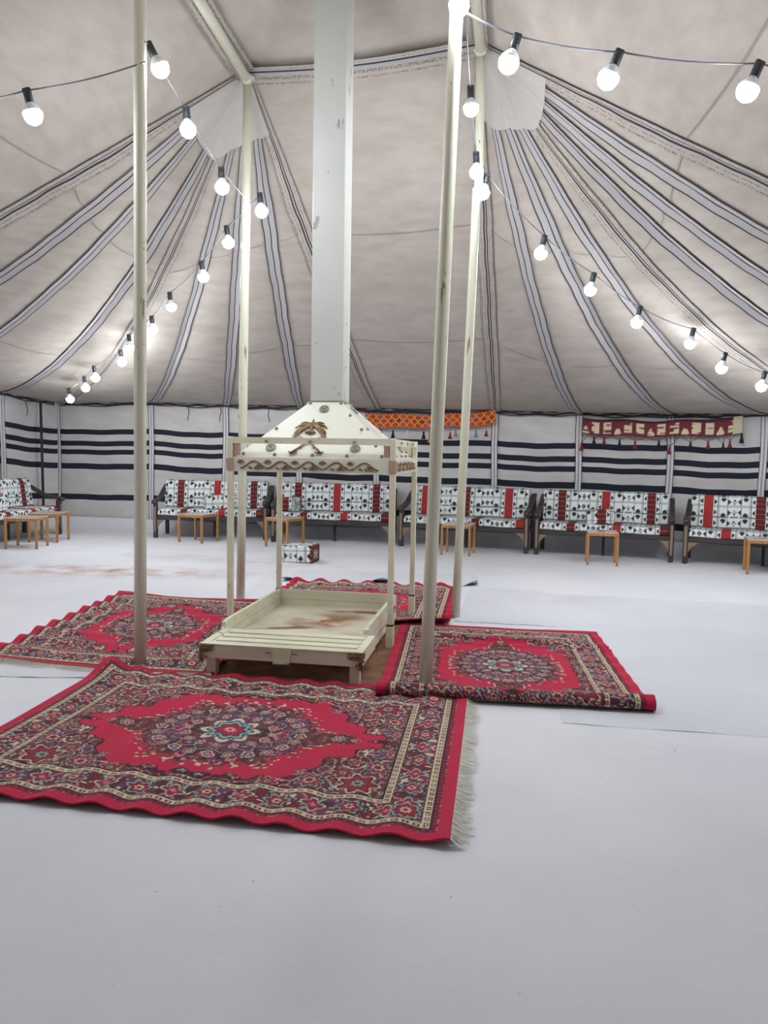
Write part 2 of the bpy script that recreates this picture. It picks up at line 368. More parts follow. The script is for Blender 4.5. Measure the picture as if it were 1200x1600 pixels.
# felt sheets laid over the floor
def sheet(name, corners, lab, lift=0, th=.006, seed=0):
    A, B, Cc, D = [Vector((*c, 0)) for c in corners]; K = 60; R = 10; rows = []
    for r in range(R+1):
        row = []
        for c in range(K+1):
            u = c/K; v = r/R; q = (A.lerp(B, u)).lerp(D.lerp(Cc, u), v)
            q.x += .006*math.sin(c*.5+seed); q.y += .008*math.sin(c*.31+seed*2)
            lf = max(0, math.sin(u*19+1.2)*math.sin(u*7+.6))**1.2*lift if r == 0 else (max(0, math.sin(u*19+1.2)*math.sin(u*7+.6))*lift*.45 if r == 1 else 0)
            q.z = th+lf+.002*math.sin(c*.9+r); row.append(q)
        rows.append(row)
    mb = MB().grid(rows)
    n = K+1; top = rows
    for edge in (rows[0], rows[-1], [r[0] for r in rows], [r[-1] for r in rows]):
        mb.grid([[Vector((p.x, p.y, p.z)) for p in edge], [Vector((p.x, p.y, max(.0008, p.z-.004))) for p in edge]])
    return tag(mb.build(name, M['felt'], None, True), lab, 'carpet sheet')
sheet('felt_sheet', [(.60, 6.35), (1.55, 6.2), (1.62, 7.85), (.93, 8.02)], 'narrow grey felt sheet lying beyond the folded red rug', 0, .005, 1)
sheet('felt_sheet', [(.95, 3.95), (5.3, 3.2), (5.75, 6.9), (1.62, 7.75)], 'large grey felt sheet spreading right of the folded red rug', 0, .0022, 2)
sheet('felt_sheet', [(-1.1, 8.18), (1.0, 8.08), (1.1, 8.9), (-1.0, 9.0)], 'white felt strip with lifted wavy edge behind the rear rug', .075, .006, 3)
sheet('felt_sheet', [(-4.2, 4.6), (-1.75, 4.58), (-1.95, 5.05), (-4.1, 5.5)], 'felt sheet whose cut edge shows left of the front rug', .0, .005, 4)
# sand under the hearth
pts = []
for k in range(48):
    a = 2*math.pi*k/48; rx = .85+.05*math.sin(a*5)+.04*math.sin(a*3+1); ry = 1.15+.05*math.sin(a*4)
    x = math.copysign(abs(math.cos(a))**.5, math.cos(a))*rx; y = math.copysign(abs(math.sin(a))**.5, math.sin(a))*ry; pts.append((x, y))
mb = MB(); rows = [[(x*f_, y*f_, .009 if f_ < 1 else .001) for (x, y) in pts+pts[:1]] for f_ in (0, .4, .7, .95, 1)]
mb.grid(rows); o = mb.build('sand_patch', M['sand'], None, True); o.location = (-.40, 5.35, 0); o.rotation_euler = (0, 0, math.radians(-9.5)); tag(o, 'bare brown sand under the white fire hearth', 'sand', None, 'stuff')

# ================================================================ TENT POLES
def pole(pts, r, lab, joint=None):
    b = Vector(pts[0]); t = empty('tent_pole', b, 0, lab, 'pole')
    q = [Vector(p)-b for p in pts]
    MB().tube(q, r, 20).build('pole_tube', M['pole'], t, True)
    top = q[-1]; MB().lathe([(.03, 0), (.06, .005), (.06, .02), (.03, .025)], 16, 0, (top.x, top.y, top.z-.01)).build('pole_cap', M['pole'], t)
    return t
def pl(a, b, n=6): return [Vector(a).lerp(Vector(b), k/n) for k in range(n+1)]
pole(pl((-1.56, 4.88, 0), (-1.53, 4.88, 4.72)), .0385, 'cream tent pole rising between the left rug and the front rug')
pole(pl((.26, 4.42, 0), (.37, 4.42, 4.70)), .038, 'thick leaning cream tent pole at the front rug\'s rear edge')
pole(pl((-1.33, 7.11, 0), (-1.28, 7.11, 4.70)), .040, 'slim cream tent pole standing behind the fire hearth\'s left post')
t = pole(pl((.63, 6.51, 0), (.72, 6.51, 3.58))+pl((.735, 6.51, 3.6), (.72, 6.51, 4.68)), .036, 'cream two-section tent pole behind the rear rug\'s right edge')
def beam(a, b, lab):
    a = Vector(a); b = Vector(b); t = empty('roof_beam', a, 0, lab, 'beam')
    MB().tube([(0, 0, 0), b-a], .042, 16).build('beam_tube', M['pole'], t, True)
    d = (b-a).normalized()
    for p in (d*.03, (b-a)-d*.03): MB().tube([p-d*.03, p+d*.03], .05, 16).build('beam_collar', M['pole'], t, True)
beam((-1.28, 7.09, 4.68), (-1.53, 4.92, 4.68), 'cream roof beam running forward from the rear left pole top')
beam((.72, 6.49, 4.66), (.37, 4.46, 4.66), 'cream roof beam running forward from the rear right pole top')

# ================================================================ STRING LIGHTS
def make_bulb(loc, tilt, lab, up, group=None):
    t = empty('string_bulb', loc, 0, lab, 'light bulb', group)
    d = Vector(tilt).normalized(); q = Vector((0, 0, -1)).rotation_difference(d); t.rotation_mode = 'QUATERNION'; t.rotation_quaternion = q; t.scale = (1.22, 1.22, 1.15)
    return t
_b0 = {}
def bulb(loc, tilt, lab):
    """loc is the centre of the glass; the socket is above it"""
    t = make_bulb(loc, tilt, lab, None)
    if not _b0:
        a = MB().lathe([(.0008, -.054), (.018, -.051), (.035, -.038), (.044, -.018), (.046, 0), (.045, .006)], 16).build('glass', M['bulb'], t, True)
        a2 = MB().lathe([(.0455, .006), (.042, .020), (.032, .036), (.02, .05), (.016, .058)], 16).build('housing', M['housing'], t, True)
        b = MB().lathe([(.017, .056), (.021, .06), (.021, .115), (.018, .12)], 12).build('socket', M['clip'], t, True)
        mb = MB(); mb.box(-.02, .02, -.012, .012, .112, .135, bev=.004); c = mb.build('cable_clip', M['clip'], t)
        _b0['a'] = (a, a2, b, c)
    else:
        for o in _b0['a']:
            c = o.copy(); C.objects.link(c); c.parent = t
    return t
def cordline(pts, lab, r=.005, sag=.03):
    b = Vector(pts[0]); t = []
    for k in range(len(pts)-1):
        A = Vector(pts[k]); B = Vector(pts[k+1]); 
        for j in range(8):
            u = j/8; q = A.lerp(B, u); q.z -= sag*4*u*(1-u)*(B-A).length; t.append(q-b)
    t.append(Vector(pts[-1])-b)
    o = MB().tube(t, r, 6).build('light_cord', M['wire'], None, True); o.location = b; return tag(o, lab, 'cable')
def string(bulbs, start, end, labs, cordlab):
    pts = [Vector(start)]
    for (p, tl), l in zip(bulbs, labs):
        p = Vector(p); d = Vector(tl).normalized(); bulb(p, tl, l); pts.append(p-d*.142)
    pts.append(Vector(end)); cordline(pts, cordlab)
D = (.12, 0, -1)
OR = ['first', 'second', 'third', 'fourth', 'fifth', 'sixth', 'seventh', 'eighth', 'ninth', 'tenth']
aFL = (-1.49, 4.85, 3.74); aBL = (-1.22, 7.07, 3.60); aFR = (.40, 4.40, 3.85); aBR = (.75, 6.47, 3.70)
# across to the left wall
string([((-2.16, 4.80, 3.40), (.25, 0, -1)), ((-2.95, 4.70, 3.2), D), ((-3.8, 4.6, 3.0), D), ((-4.7, 4.5, 2.8), D), ((-5.6, 4.35, 2.55), D)], aFL, (-6.9, 4.25, 2.3),
  ['glowing bulb hanging alone at far left, left of the front left pole']+['lit bulb on the left string beyond the frame, %s from the pole' % OR[k] for k in range(1, 5)], 'pale bulb cable running from front left pole to left wall')
# front left pole to rear left pole
string([((-1.445, 4.98, 3.77), (.5, .2, -1)), ((-1.42, 5.57, 3.64), (.1, 0, -1)), ((-1.34, 6.32, 3.50), (.05, 0, -1)), ], (-1.50, 4.86, 3.86), aBL,
  ['glowing bulb right beside the front left pole', 'glowing bulb second from front left pole, above the striped left fan', 'glowing bulb just left of the rear left pole'], 'pale bulb cable between the front left and rear left poles')
# rear left pole to the back left corner
LB = [(-1.13, 6.98, 3.52), (-1.53, 7.5, 3.38), (-1.88, 7.97, 3.16), (-2.41, 8.7, 2.99), (-2.76, 9.19, 2.81), (-3.26, 9.88, 2.69), (-3.46, 10.16, 2.53), (-4.18, 11.14, 2.41), (-4.50, 11.60, 2.30), (-5.0, 12.25, 2.17)]
LB = LB[:7]+[tuple(v*.92 if i < 2 else 1.4+(v-1.4)*.92 for i, v in enumerate(p)) for p in LB[7:]]
names = ['glowing bulb touching the right side of the rear left pole', 'glowing bulb just below left of the rear left pole\'s cable tie', 'bulb second below the rear left pole on the descending left string', 'bulb third below the rear left pole on the descending left string',
 'bulb just right of the front left pole, lowest one on its right side', 'upper of two bulbs just left of the front left pole', 'lower of two bulbs just left of the front left pole', 'third from lowest bulb near the back left corner', 'second lowest bulb near the back left corner', 'lowest and farthest bulb at the back left corner of the tent']
string([(p, (.12, 0, -1)) for p in LB], aBL, (-5.55, 13.1, 2.12), names, 'pale bulb cable descending from rear left pole to back left corner')
# front right pole to rear right pole
string([((.36, 4.36, 3.83), (-.2, -.2, -1)), ((.585, 5.83, 3.93), (.05, 0, -1)), ((.70, 6.40, 3.68), (.05, 0, -1))], (.39, 4.40, 3.96), aBR,
  ['brightest bulb at the top of the thick leaning pole', 'glowing bulb in front of the upper rear right pole', 'upper of two touching bulbs at the rear right pole joint'], 'pale bulb cable between the front right and rear right poles')
RB = [(.78, 6.58, 3.58), (1.34, 6.91, 3.18), (1.87, 7.23, 2.94), (2.42, 7.57, 2.71), (3.11, 7.99, 2.58), (3.57, 8.28, 2.37), (4.19, 8.66, 2.22), (4.9, 9.0, 2.15)]
RB = RB[:5]+[tuple(v*.94 if i < 2 else 1.4+(v-1.4)*.94 for i, v in enumerate(p)) for p in RB[5:]]
names = ['lower of two touching bulbs at the rear right pole joint']+['bulb %s from the rear right pole on the descending right string' % OR[k] for k in range(1, 6)]+['bulb cut by the right picture edge above the sofas', 'lit bulb on the right string beyond the frame']
string([(p, (-.2, 0, -1)) for p in RB], aBR, (5.9, 9.6, 2.1), names, 'pale bulb cable descending from rear right pole to the right wall')
# front right pole to the right wall; extra unseen bulbs brighten the right roof
string([((.64, 4.37, 3.54), (-.3, 0, -1)), ((1.16, 4.27, 3.42), (-.4, 0, -1)), ((1.85, 4.14, 3.31), (-.4, 0, -1)), ((2.6, 4.05, 3.15), D), ((3.4, 3.95, 2.95), D), ((4.3, 3.8, 2.7), D)], (.40, 4.38, 3.80), (5.6, 3.6, 2.3),
  ['bulb on the upper right cable nearest the leaning pole', 'large bulb in the middle of the upper right cable', 'large bulb at the right end of the upper right cable']+['lit bulb on the right cable beyond the frame, %s from the pole' % OR[k] for k in range(3, 6)], 'dark bulb cable running from the leaning pole across the upper right')
# added string, unseen behind the viewer, to brighten the foreground and right roof
string([((.9+3.9*k/8, 3.6-3.4*k/8, 3.95-.16*k), D) for k in range(1, 9)], (.36, 4.38, 4.4), (5.0, -.1, 2.3), ['lit bulb on the front right string, %s behind the frame' % OR[k] for k in range(8)], 'pale bulb cable to the front right corner')

# ================================================================ HOOD + CHIMNEY
HRZ = math.radians(-9.5); HO = (-.455, 6.115, 0)
H = empty('fireplace_hood', HO, HRZ, 'cream metal smoke hood with square chimney on four thin posts', 'fireplace hood')
PW = .60; PD = .60; pt = .021
for (x, y) in ((-PW+.02, -PD), (PW+.02, -PD), (PW+.02, PD), (-PW+.02, PD)):
    p = MB().box(x-pt, x+pt, y-pt, y+pt, .165, 1.50, bev=.004).build('post', M['wood'], H)
    MB().box(x-pt-.006, x+pt+.006, y-pt-.006, y+pt+.006, .0, .165, bev=.004).build('foot', M['wood'], p)
    MB().box(x-pt-.003, x+pt+.003, y-pt-.003, y+pt+.003, .160, .178).build('black_joint', M['black'], p)
X0, X1 = -PW+.02, PW+.02
for (a, b) in (((X0+pt, -PD, 1.475), (X1-pt, -PD, 1.475)), ((X0+pt, PD, 1.475), (X1-pt, PD, 1.475)), ((X0, -PD+pt, 1.475), (X0, PD-pt, 1.475)), ((X1, -PD+pt, 1.475), (X1, PD-pt, 1.475))):
    r_ = MB().bar(a, b, .03, .045).build('top_rail', M['wood'], H)
    A, B = Vector(a), Vector(b); d = (B-A).normalized(); nn = Vector((d.y, -d.x, 0)); 
    if nn.dot(A+B) < 0: nn = -nn
    for f_ in (.22, .5, .78):
        q = A.lerp(B, f_)+nn*.018; MB().sph(q, .013, 8, 6).build('stud', M['pewter'], r_, True)
for (a, b) in (((X0+pt, -PD, 1.30), (X1-pt, -PD, 1.30)), ((X0+pt, PD, 1.30), (X1-pt, PD, 1.30)), ((X0, -PD+pt, 1.30), (X0, PD-pt, 1.30)), ((X1, -PD+pt, 1.30), (X1, PD-pt, 1.30))):
    ap = MB().bar(a, b, .022, .105).build('apron', M['hood'], H)
    A, B = Vector(a), Vector(b); d = (B-A).normalized(); nn = Vector((d.y, -d.x, 0))
    if nn.dot(A+B) < 0: nn = -nn
    if nn.dot(Vector((0, 1, 0))) > .5: continue
    mb = MB(); L_ = (B-A).length; o = A+nn*.014
    wave = []; N_ = 5
    for k in range(81):
        u = k/80; wave.append(o+d*(.06+u*(L_-.14))+Vector((0, 0, -.026*math.cos(u*N_*2*math.pi))))
    mb.tube(wave, .0068, 6)
    for k in range(N_):
        for (uu, zz, kind) in ((k/N_, .012, 0), ((k+.5)/N_, -.014, 1)):
            q = o+d*(.06+uu*(L_-.14)+.0)+Vector((0, 0, zz))
            if kind == 0:
                for j in range(5):
                    an = math.pi*(.1+.8*j/4); mb.tube([q, q+d*.017*math.cos(an)+Vector((0, 0, .016*math.sin(an)))+nn*.003, q+d*.03*math.cos(an)+Vector((0, 0, .024*math.sin(an)))], [.004, .0085, .003], 5)
                mb.sph(q+nn*.004, .008, 8, 5)
            else:
                for (dx, dz, l) in ((-.03, -.012, 1), (.012, -.016, 1.2), (.045, -.014, 1.1), (.03, .014, 1)):
                    mb.tube([q+d*(dx-.014), q+d*(dx+.002)+Vector((0, 0, dz*.7))+nn*.003, q+d*(dx+.02*l)+Vector((0, 0, dz))], [.003, .0105, .003], 5)
    mb.build('vine_scroll', M['bronze'], ap, True)
# sloping hood: outer skin, slightly flared
zb, zt = 1.35, 1.785; cx_ = .015; hw = .128
bl = [(X0+.01, -PD+.03), (X1-.01, -PD+.03), (X1-.01, PD-.03), (X0+.01, PD-.03)]; tl_ = [(cx_-hw, -hw), (cx_+hw, -hw), (cx_+hw, hw), (cx_-hw, hw)]
vs = [(x, y, zb) for x, y in bl]+[(x, y, zt) for x, y in tl_]+[(x*.97, y*.97, zb) for x, y in bl]+[(x*.95+.001, y*.9, zt-.02) for x, y in tl_]
fs = [(0, 1, 5, 4), (1, 2, 6, 5), (2, 3, 7, 6), (3, 0, 4, 7), (9, 8, 12, 13), (10, 9, 13, 14), (11, 10, 14, 15), (8, 11, 15, 12), (0, 8, 9, 1), (1, 9, 10, 2), (2, 10, 11, 3), (3, 11, 8, 0)]
hood = MB().add(vs, fs).build('hood_shell', M['hood'], H)
def onslope(side, u, v, off=.0):
    """point on hood face: side 0 front,1 right; u in -1..1 across, v 0..1 up"""
    k = side; a, b = Vector((*bl[k], zb)), Vector((*bl[(k+1) % 4], zb)); c, d = Vector((*tl_[k], zt)), Vector((*tl_[(k+1) % 4], zt))
    l = a.lerp(c, v); r = b.lerp(d, v); n = (b-a).cross(c-a).normalized()
    return l.lerp(r, (u+1)/2)+n*off, n, (b-a).normalized(), ((c+d)/2-(a+b)/2).normalized()
def slopept(cu, cv, dx, dy, off):
    q, n, ax, ay = onslope(0, cu, cv, off); return q+ax*dx+ay*dy
# studs along the edges and rows
for side in (0, 1, 2, 3):
    for (u, v) in ((-.93, .06), (-.5, .05), (0, .05), (.45, .05), (.9, .05), (-.92, .5), (.9, .5), (-.85, .97), (.85, .97), (.93, .22), (.88, .75)):
        q, n, ax, ay = onslope(side, u, v, .004)
        MB().sph(q, .013, 8, 6, 0, (1, 1, 1)).build('stud', M['pewter'], hood, True)
def medallion(side, u, v):
    q, n, ax, ay = onslope(side, u, v, .006); mb = MB()
    for (R_, r_) in ((.034, .006), (.020, .005)):
        mb.tube([q+ax*R_*math.cos(a)+ay*R_*math.sin(a) for a in [2*math.pi*k/20 for k in range(21)]], r_, 6, cap=False)
    mb.sph(q+n*.003, .009, 8, 6); mb.build('medallion', M['pewter'], hood, True)
for side in (0, 1):
    medallion(side, 0, .86); medallion(side, -.64, .17); medallion(side, .60, .17)
# palm tree over crossed swords, raised bronze
mb = MB()
for k in range(13):
    an = math.radians(-20+220*k/12); L_ = .125 if 2 < k < 10 else .105
    L_ *= (1.0 if abs(k-6) > 1 else .6)
    pts = []; rr = []
    for j in range(7):
        u = j/6; x = math.cos(an)*L_*u*1.22; y = math.sin(an)*L_*u*1.0-.12*u*u*(abs(math.cos(an))**.8)
        pts.append(slopept(-.16, .50, x, y+.03, .010)); rr.append(.0035+.0065*math.sin(math.pi*min(1, u*.9+.1)))
    mb.tube(pts, rr, 6)
mb.tube([slopept(-.16, .50, 0, .05-.028*j, .010) for j in range(5)], [.018, .016, .012, .012, .016], 8)
for (dx, dy) in ((-.03, -.035), (.03, -.035), (-.012, -.03), (.014, -.032)): mb.sph(slopept(-.16, .50, dx, dy-.01, .010), .011, 8, 6)
mb.build('palm_emblem', M['bronze'], hood, True)
for sg in (-1, 1):
    mb = MB(); pts = []; rr = []
    for j in range(11):
        u = j/10; x = sg*(.115-.235*u); y = -.085+.19*u+.03*math.sin(math.pi*u)-(.02 if u > .9 else 0)
        pts.append(slopept(-.10, .17, x, y+.02, .010+.004*(sg > 0))); rr.append(.009 if u < .12 else .0065*(1-.7*max(0, u-.5)/.5))
    mb.tube(pts, rr, 6)
    q = [slopept(-.10, .17, sg*(.098+dx), -.05+dy, .012) for (dx, dy) in ((-.03, .0), (0, -.012), (.02, -.012), (.03, .004))]
    mb.tube(q, .006, 6); mb.sph(slopept(-.10, .17, sg*.05, .0, .012), .010, 8, 6)
    mb.build('curved_sword', M['bronze'], hood, True)
# flue: folded square chimney
hc2 = .125; mb = MB().box(cx_-hc2, cx_+hc2, -hc2, hc2, zt-.01, 5.35, bev=.004); flue = mb.build('chimney', M['chim'], H)
MB().box(cx_-hc2-.006, cx_+hc2+.006, -hc2-.006, hc2+.006, zt-.012, zt+.012, bev=.003).build('flue_collar', M['pewter'], flue)
# spacer blocks
for (x, y, m, nm) in ((X0+.045, -PD+.01, 'rawwood', 'wood_block'), (X1-.045, -PD+.01, 'rawwood', 'wood_block'), (X1-.045, PD-.02, 'yellow', 'wood_block'), (X0+.045, PD-.02, 'yellow', 'wood_block')):
    MB().box(x-.02, x+.02, y-.02, y+.02, 1.365, 1.45, bev=.003).build(nm, M[m], H)
for x in (X0, X1): MB().box(x-pt-.004, x+pt+.004, -PD-pt-.004, -PD+pt+.004, 1.255, 1.345).build('bare_patch', M['rawwood'], H)
# side bracket shelf on the right
MB().bar((X1-.03, -PD+.1, 1.33), (X1+.0, PD-.05, 1.33), .05, .02).build('side_ledge', M['wood'], H)

# ================================================================ HEARTH TRAY
T = empty('hearth_tray', HO, HRZ, 'low cream wooden fire tray with stained bed and corner ornaments', 'hearth')
bx0, bx1, by0, by1 = -.44, .555, -1.12, .13
MB().box(bx0, bx1, by0, by1, .105, .135).build('tray_bed', M['traybed'], T)
def wallboard(a, b, sl=None):
    mb = MB(); a = Vector(a); b = Vector(b)
    for (z0, z1) in ((.112, .184), (.187, .262)):
        mb.bar(a+Vector((0, 0, (z0+z1)/2)), b+Vector((0, 0, (z0+z1)/2)), .026, z1-z0)
    return mb.build('side_board', M['wood'], T)
wallboard((bx0+.013, by0+.05, 0), (bx0+.013, by1, 0)); wallboard((bx1-.013, by0+.05, 0), (bx1-.013, by1, 0)); wallboard((bx0, by1-.013, 0), (bx1, by1-.013, 0))
for x in (bx0+.013, bx1-.013):   # tapered front stops
    mb = MB(); mb.add([(x-.014, by0+.05, .11), (x+.014, by0+.05, .11), (x+.014, by0-.03, .21), (x-.014, by0-.03, .21), (x-.014, by0+.05, .262), (x+.014, by0+.05, .262), (x+.014, by0-.03, .2), (x-.014, by0-.03, .2)],
      [(0, 1, 2, 3), (0, 4, 5, 1), (4, 7, 6, 5), (0, 3, 4), (1, 5, 2)]); mb.build('board_stop', M['wood'], T)
    MB().box(x-.016, x+.016, by0-.005, by0+.06, .13, .255, bev=.003).build('end_block', M['wood'], T)
# front platform
fx0, fx1, fy0, fy1 = -.415, .655, -1.53, -1.10
fx0, fx1 = -.42, .60
pf = MB().box(fx0, fx1, fy0, fy1, .185, .203, bev=.002).build('front_shelf', M['wood'], T)
for (a, b) in ((fy0, fy0+.06),): MB().box(fx0-.004, fx1+.004, a-.004, b, .203, .209, bev=.002).build('shelf_lip', M['wood'], T)
for y in (-1.40, -1.29, -1.18): MB().box(fx0+.06, fx1-.05, y-.035, y+.03, .203, .211, bev=.002).build('shelf_slat', M['wood'], T)
for x in (fx0+.02, fx1-.02): MB().box(x-.024, x+.024, fy0+.056, fy1, .203, .21, bev=.002).build('shelf_lip', M['wood'], T)
MB().box(fx0, fx1, fy0, fy0+.022, .118, .185, bev=.002).build('front_board', M['wood'], T)
for x in (fx0+.011, fx1-.011): MB().box(x-.011, x+.011, fy0+.02, fy1+.02, .118, .185, bev=.002).build('apron_board', M['wood'], T)
for x in (bx0+.011, bx1-.011): MB().box(x-.013, x+.013, by0, by1, .07, .115, bev=.002).build('apron_board', M['wood'], T)
for (x, y) in ((fx0+.06, fy0+.05), (fx1-.05, fy0+.05), (bx0+.04, by1-.05), (bx1-.04, by1-.05)):
    MB().box(x-.03, x+.03, y-.03, y+.03, 0, .185 if y < -1 else .107, bev=.003).build('leg', M['wood'], T)
# latch plate
lt = MB(); lt.add([(.04, fy0-.008, .2), (.165, fy0-.008, .2), (.15, fy0-.012, .115), (.055, fy0-.012, .115), (.04, fy0, .2), (.165, fy0, .2), (.15, fy0, .115), (.055, fy0, .115)], [(3, 2, 1, 0), (4, 5, 6, 7), (0, 1, 5, 4), (2, 3, 7, 6), (1, 2, 6, 5), (3, 0, 4, 7)])
lt = lt.build('latch_plate', M['wood'], T); MB().tube([(.05, fy0-.016, .112), (.155, fy0-.016, .112)], .008, 8).build('handle', M['pewter'], lt, True)
for x in (.015, .185): MB().box(x-.018, x+.018, fy0-.012, fy0, .17, .185, bev=.003).build('hinge', M['pewter'], T)
# bronze corner filigree
def filigree(cx, sgn):
    mb = MB(); y = fy0-.008
    for k in range(9):
        a0 = random.random()*6; x = cx+sgn*(.012+.017*(k % 5)); z = .180-.018*(k//2 if k % 5 < 2 else .3*(k % 3))
        mb.tube([(x+.012*math.cos(a0+j*.8)*(1-j/9), y-.003, z+.011*math.sin(a0+j*.8)*(1-j/9)) for j in range(8)], .0045, 5)
    mb.tube([(cx, y, .198), (cx+sgn*.09, y, .196)], .004, 5); mb.tube([(cx, y, .198), (cx, y, .09)], .005, 5)
    for z in (.16, .135, .11): mb.sph((cx+sgn*.012, y, z), .012, 8, 6, 0, (1, .5, 1))
    mb.sph((cx+sgn*.03, y, .168), .014, 8, 6, 0, (1.4, .4, .9)); mb.sph((cx+sgn*.055, y, .178), .012, 8, 6, 0, (1.5, .4, .8))
    # wraps round onto the side
    xs = cx-sgn*.006
    mb.tube([(xs, fy0, .198), (xs, fy0+.07, .197)], .004, 5)
    for (yy, zz) in ((.02, .175), (.045, .182), (.02, .15)): mb.sph((xs, fy0+yy, zz), .012, 8, 6, 0, (.5, 1.3, .9))
    mb.build('corner_ornament', M['bronze'], T, True)
filigree(fx0, 1); filigree(fx1, -1)
mb = MB()
for k in range(10):
    yy = -.28+.028*k; h_ = .045*math.sin(math.pi*(k+.5)/10)
    mb.tube([(bx1+.006, yy, .185-h_), (bx1+.012, yy+.008, .185), (bx1+.006, yy, .185+h_)], [.004, .009, .004], 6)
mb.tube([(bx1+.01, -.30, .185), (bx1+.012, 0, .185)], .007, 6); mb.build('side_ornament', M['bronze'], T, True)

# ================================================================ RUGS (pattern computed from distances, stored on the pile mesh)
def vnoise(x, y, seed):
    r = np.random.RandomState(seed); G = r.rand(64, 64)
    xi = np.floor(x).astype(int); yi = np.floor(y).astype(int); fx = x-xi; fy = y-yi; fx = fx*fx*(3-2*fx); fy = fy*fy*(3-2*fy)
    g = lambda a, b: G[a % 64, b % 64]
    return (g(xi, yi)*(1-fx)+g(xi+1, yi)*fx)*(1-fy)+(g(xi, yi+1)*(1-fx)+g(xi+1, yi+1)*fx)*fy
CL = {k: np.array(s(*v)) for k, v in dict(red=(190, 28, 68), maroon=(112, 34, 52), mauve=(112, 54, 80), plum=(78, 34, 56), teal=(140, 166, 160), cream=(206, 194, 164), navy=(46, 48, 82), brown=(112, 58, 46), pink=(216, 120, 138), dark=(48, 24, 36), crim=(160, 28, 56)).items()}
def rugcolor(U, V, L_, W_):
    """U along length, V along width (metres)"""
    X = np.abs(U-L_/2); Y = np.abs(V-W_/2); dx = L_/2-X; dy = W_/2-Y; d = np.minimum(dx, dy)
    col = np.empty(U.shape+(3,)); col[:] = CL['red']
    def put(mask, c): col[mask] = CL[c] if isinstance(c, str) else c
    n1 = vnoise(X*14+3, Y*14+5, 1); n2 = vnoise(X*27+9, Y*27, 2); n3 = vnoise(X*55, Y*55+7, 3); n4 = vnoise(X*9, Y*9+2, 5)
    along = np.where(dx < dy, Y, X)       # distance along the border
    # ---- inner ground
    inn = d > .055; put(inn, 'maroon')
    put(inn & (n1 > .62), 'mauve'); put(inn & (n1 < .3), 'plum'); put(inn & (n2 > .62), 'brown'); put(inn & (n3 > .66) & (n4 > .55), 'mauve')
    f = np.abs(((n1*3.1+n2*.5) % 1)-.5); put(inn & (f < .055), 'teal'); put(inn & (f > .055) & (f < .085), 'dark')
    f2 = np.abs(((n4*4.3+n2*.4) % 1)-.5); put(inn & (f2 < .035), 'cream')
    put(inn & (n3 > .80) & (n2 > .5), 'pink'); put(inn & (n3 < .14) & (n2 < .5), 'cream')
    xx = X; yy = Y
    def rosette(cx, cy, r, lobes, rings, ph=0, el=1.0, amp=.16):
        px = xx-cx; py = (yy-cy)*el; rr = np.hypot(px, py); m = rr < r*1.3
        if not m.any(): return
        an = np.arctan2(py[m], px[m]); q = rr[m]/(r*(1+amp*np.cos(lobes*an+ph)))
        sub = col[m]
        for (t, c) in rings: sub[q < t] = CL[c]
        col[m] = sub
    # ---- field: red, stepped lozenge with scalloped outline
    ix = L_/2-.30; iy = W_/2-.30
    hexa = np.maximum(Y/(iy*.93), X/(ix*.93)+(Y/iy)*.54)*.90
    wig = .035*np.sin(X*46)+.035*np.cos(Y*52)+.09*(n2-.5)+.05*(n3-.5)
    h = hexa+wig*.8
    # small sprigs just inside spandrels
    field = (h < .88) & (d > .30)
    put((h >= .88) & (h < .905) & (d > .30), 'dark')
    put(field, 'red')
    # medallion
    md = np.maximum(np.hypot(X/(ix*.62), Y/(iy*.76)), (X/(ix*.90)+Y/iy*.56)/.73); ang = np.arctan2(Y/(iy*.80), X/(ix*.62))
    m_ = md+.045*np.cos(ang*16)+.05*(n2-.5)
    pend = ((X-ix*.66)/(ix*.11))**2+(Y/(iy*.11))**2+.25*(n2-.5)
    med = ((m_ < .93) | (pend < 1)) & field
    base = np.where((n1 > .55)[..., None], CL['mauve'], CL['maroon'])
    base = np.where((n1 < .32)[..., None], CL['brown'], base); base = np.where((n2 > .68)[..., None], CL['plum'], base)
    col[med] = base[med]
    put(med & (n3 > .80), 'pink'); put(med & (n3 < .14), 'teal'); fm = np.abs(((n1*4+n2*1.2) % 1)-.5); put(med & (fm < .05), 'dark'); put(med & (fm > .05) & (fm < .075), 'brown')
    put(field & ~med & (((m_ < .985) | (pend < 1.2)) & (n3 > .45)), 'brown')
    put(field & ~med & (((m_ < 1.05) | (pend < 1.45)) & (n3 > .78)), 'cream')
    put(med & (np.abs(m_-.62) < .02), 'plum'); put(med & (np.abs(m_-.60) < .008), 'teal')
    # rosettes on the medallion
    R1 = [(1, 'dark'), (.86, 'teal'), (.66, 'crim'), (.40, 'cream'), (.22, 'maroon')]
    R2 = [(1, 'dark'), (.85, 'cream'), (.6, 'navy'), (.35, 'pink')]
    for k in range(7):
        a = k*math.pi/2/6; rosette(.76*math.cos(a)*ix*.56, .76*math.sin(a)*iy*.70, .036, 5, R1 if k % 2 else R2)
    for k in range(5):
        a = (k+.0)*math.pi/2/4; rosette(.46*math.cos(a)*ix*.56, .50*math.sin(a)*iy*.70, .030, 6, R2 if k % 2 else R1)
    rosette(ix*.65, 0, .04, 6, R1); rosette(ix*.74, 0, .016, 4, R2)
    # central star
    rosette(0, 0, .150, 8, [(1, 'navy'), (.93, 'cream'), (.74, 'navy'), (.66, 'teal'), (.52, 'navy'), (.44, 'crim'), (.20, 'pink'), (.12, 'cream'), (.07, 'crim')], 0, 1, .14)
    for k in range(3):
        a = (k+.5)*math.pi/8*2; rosette(.108*math.cos(a), .108*math.sin(a), .016, 4, [(1, 'navy'), (.6, 'teal')])
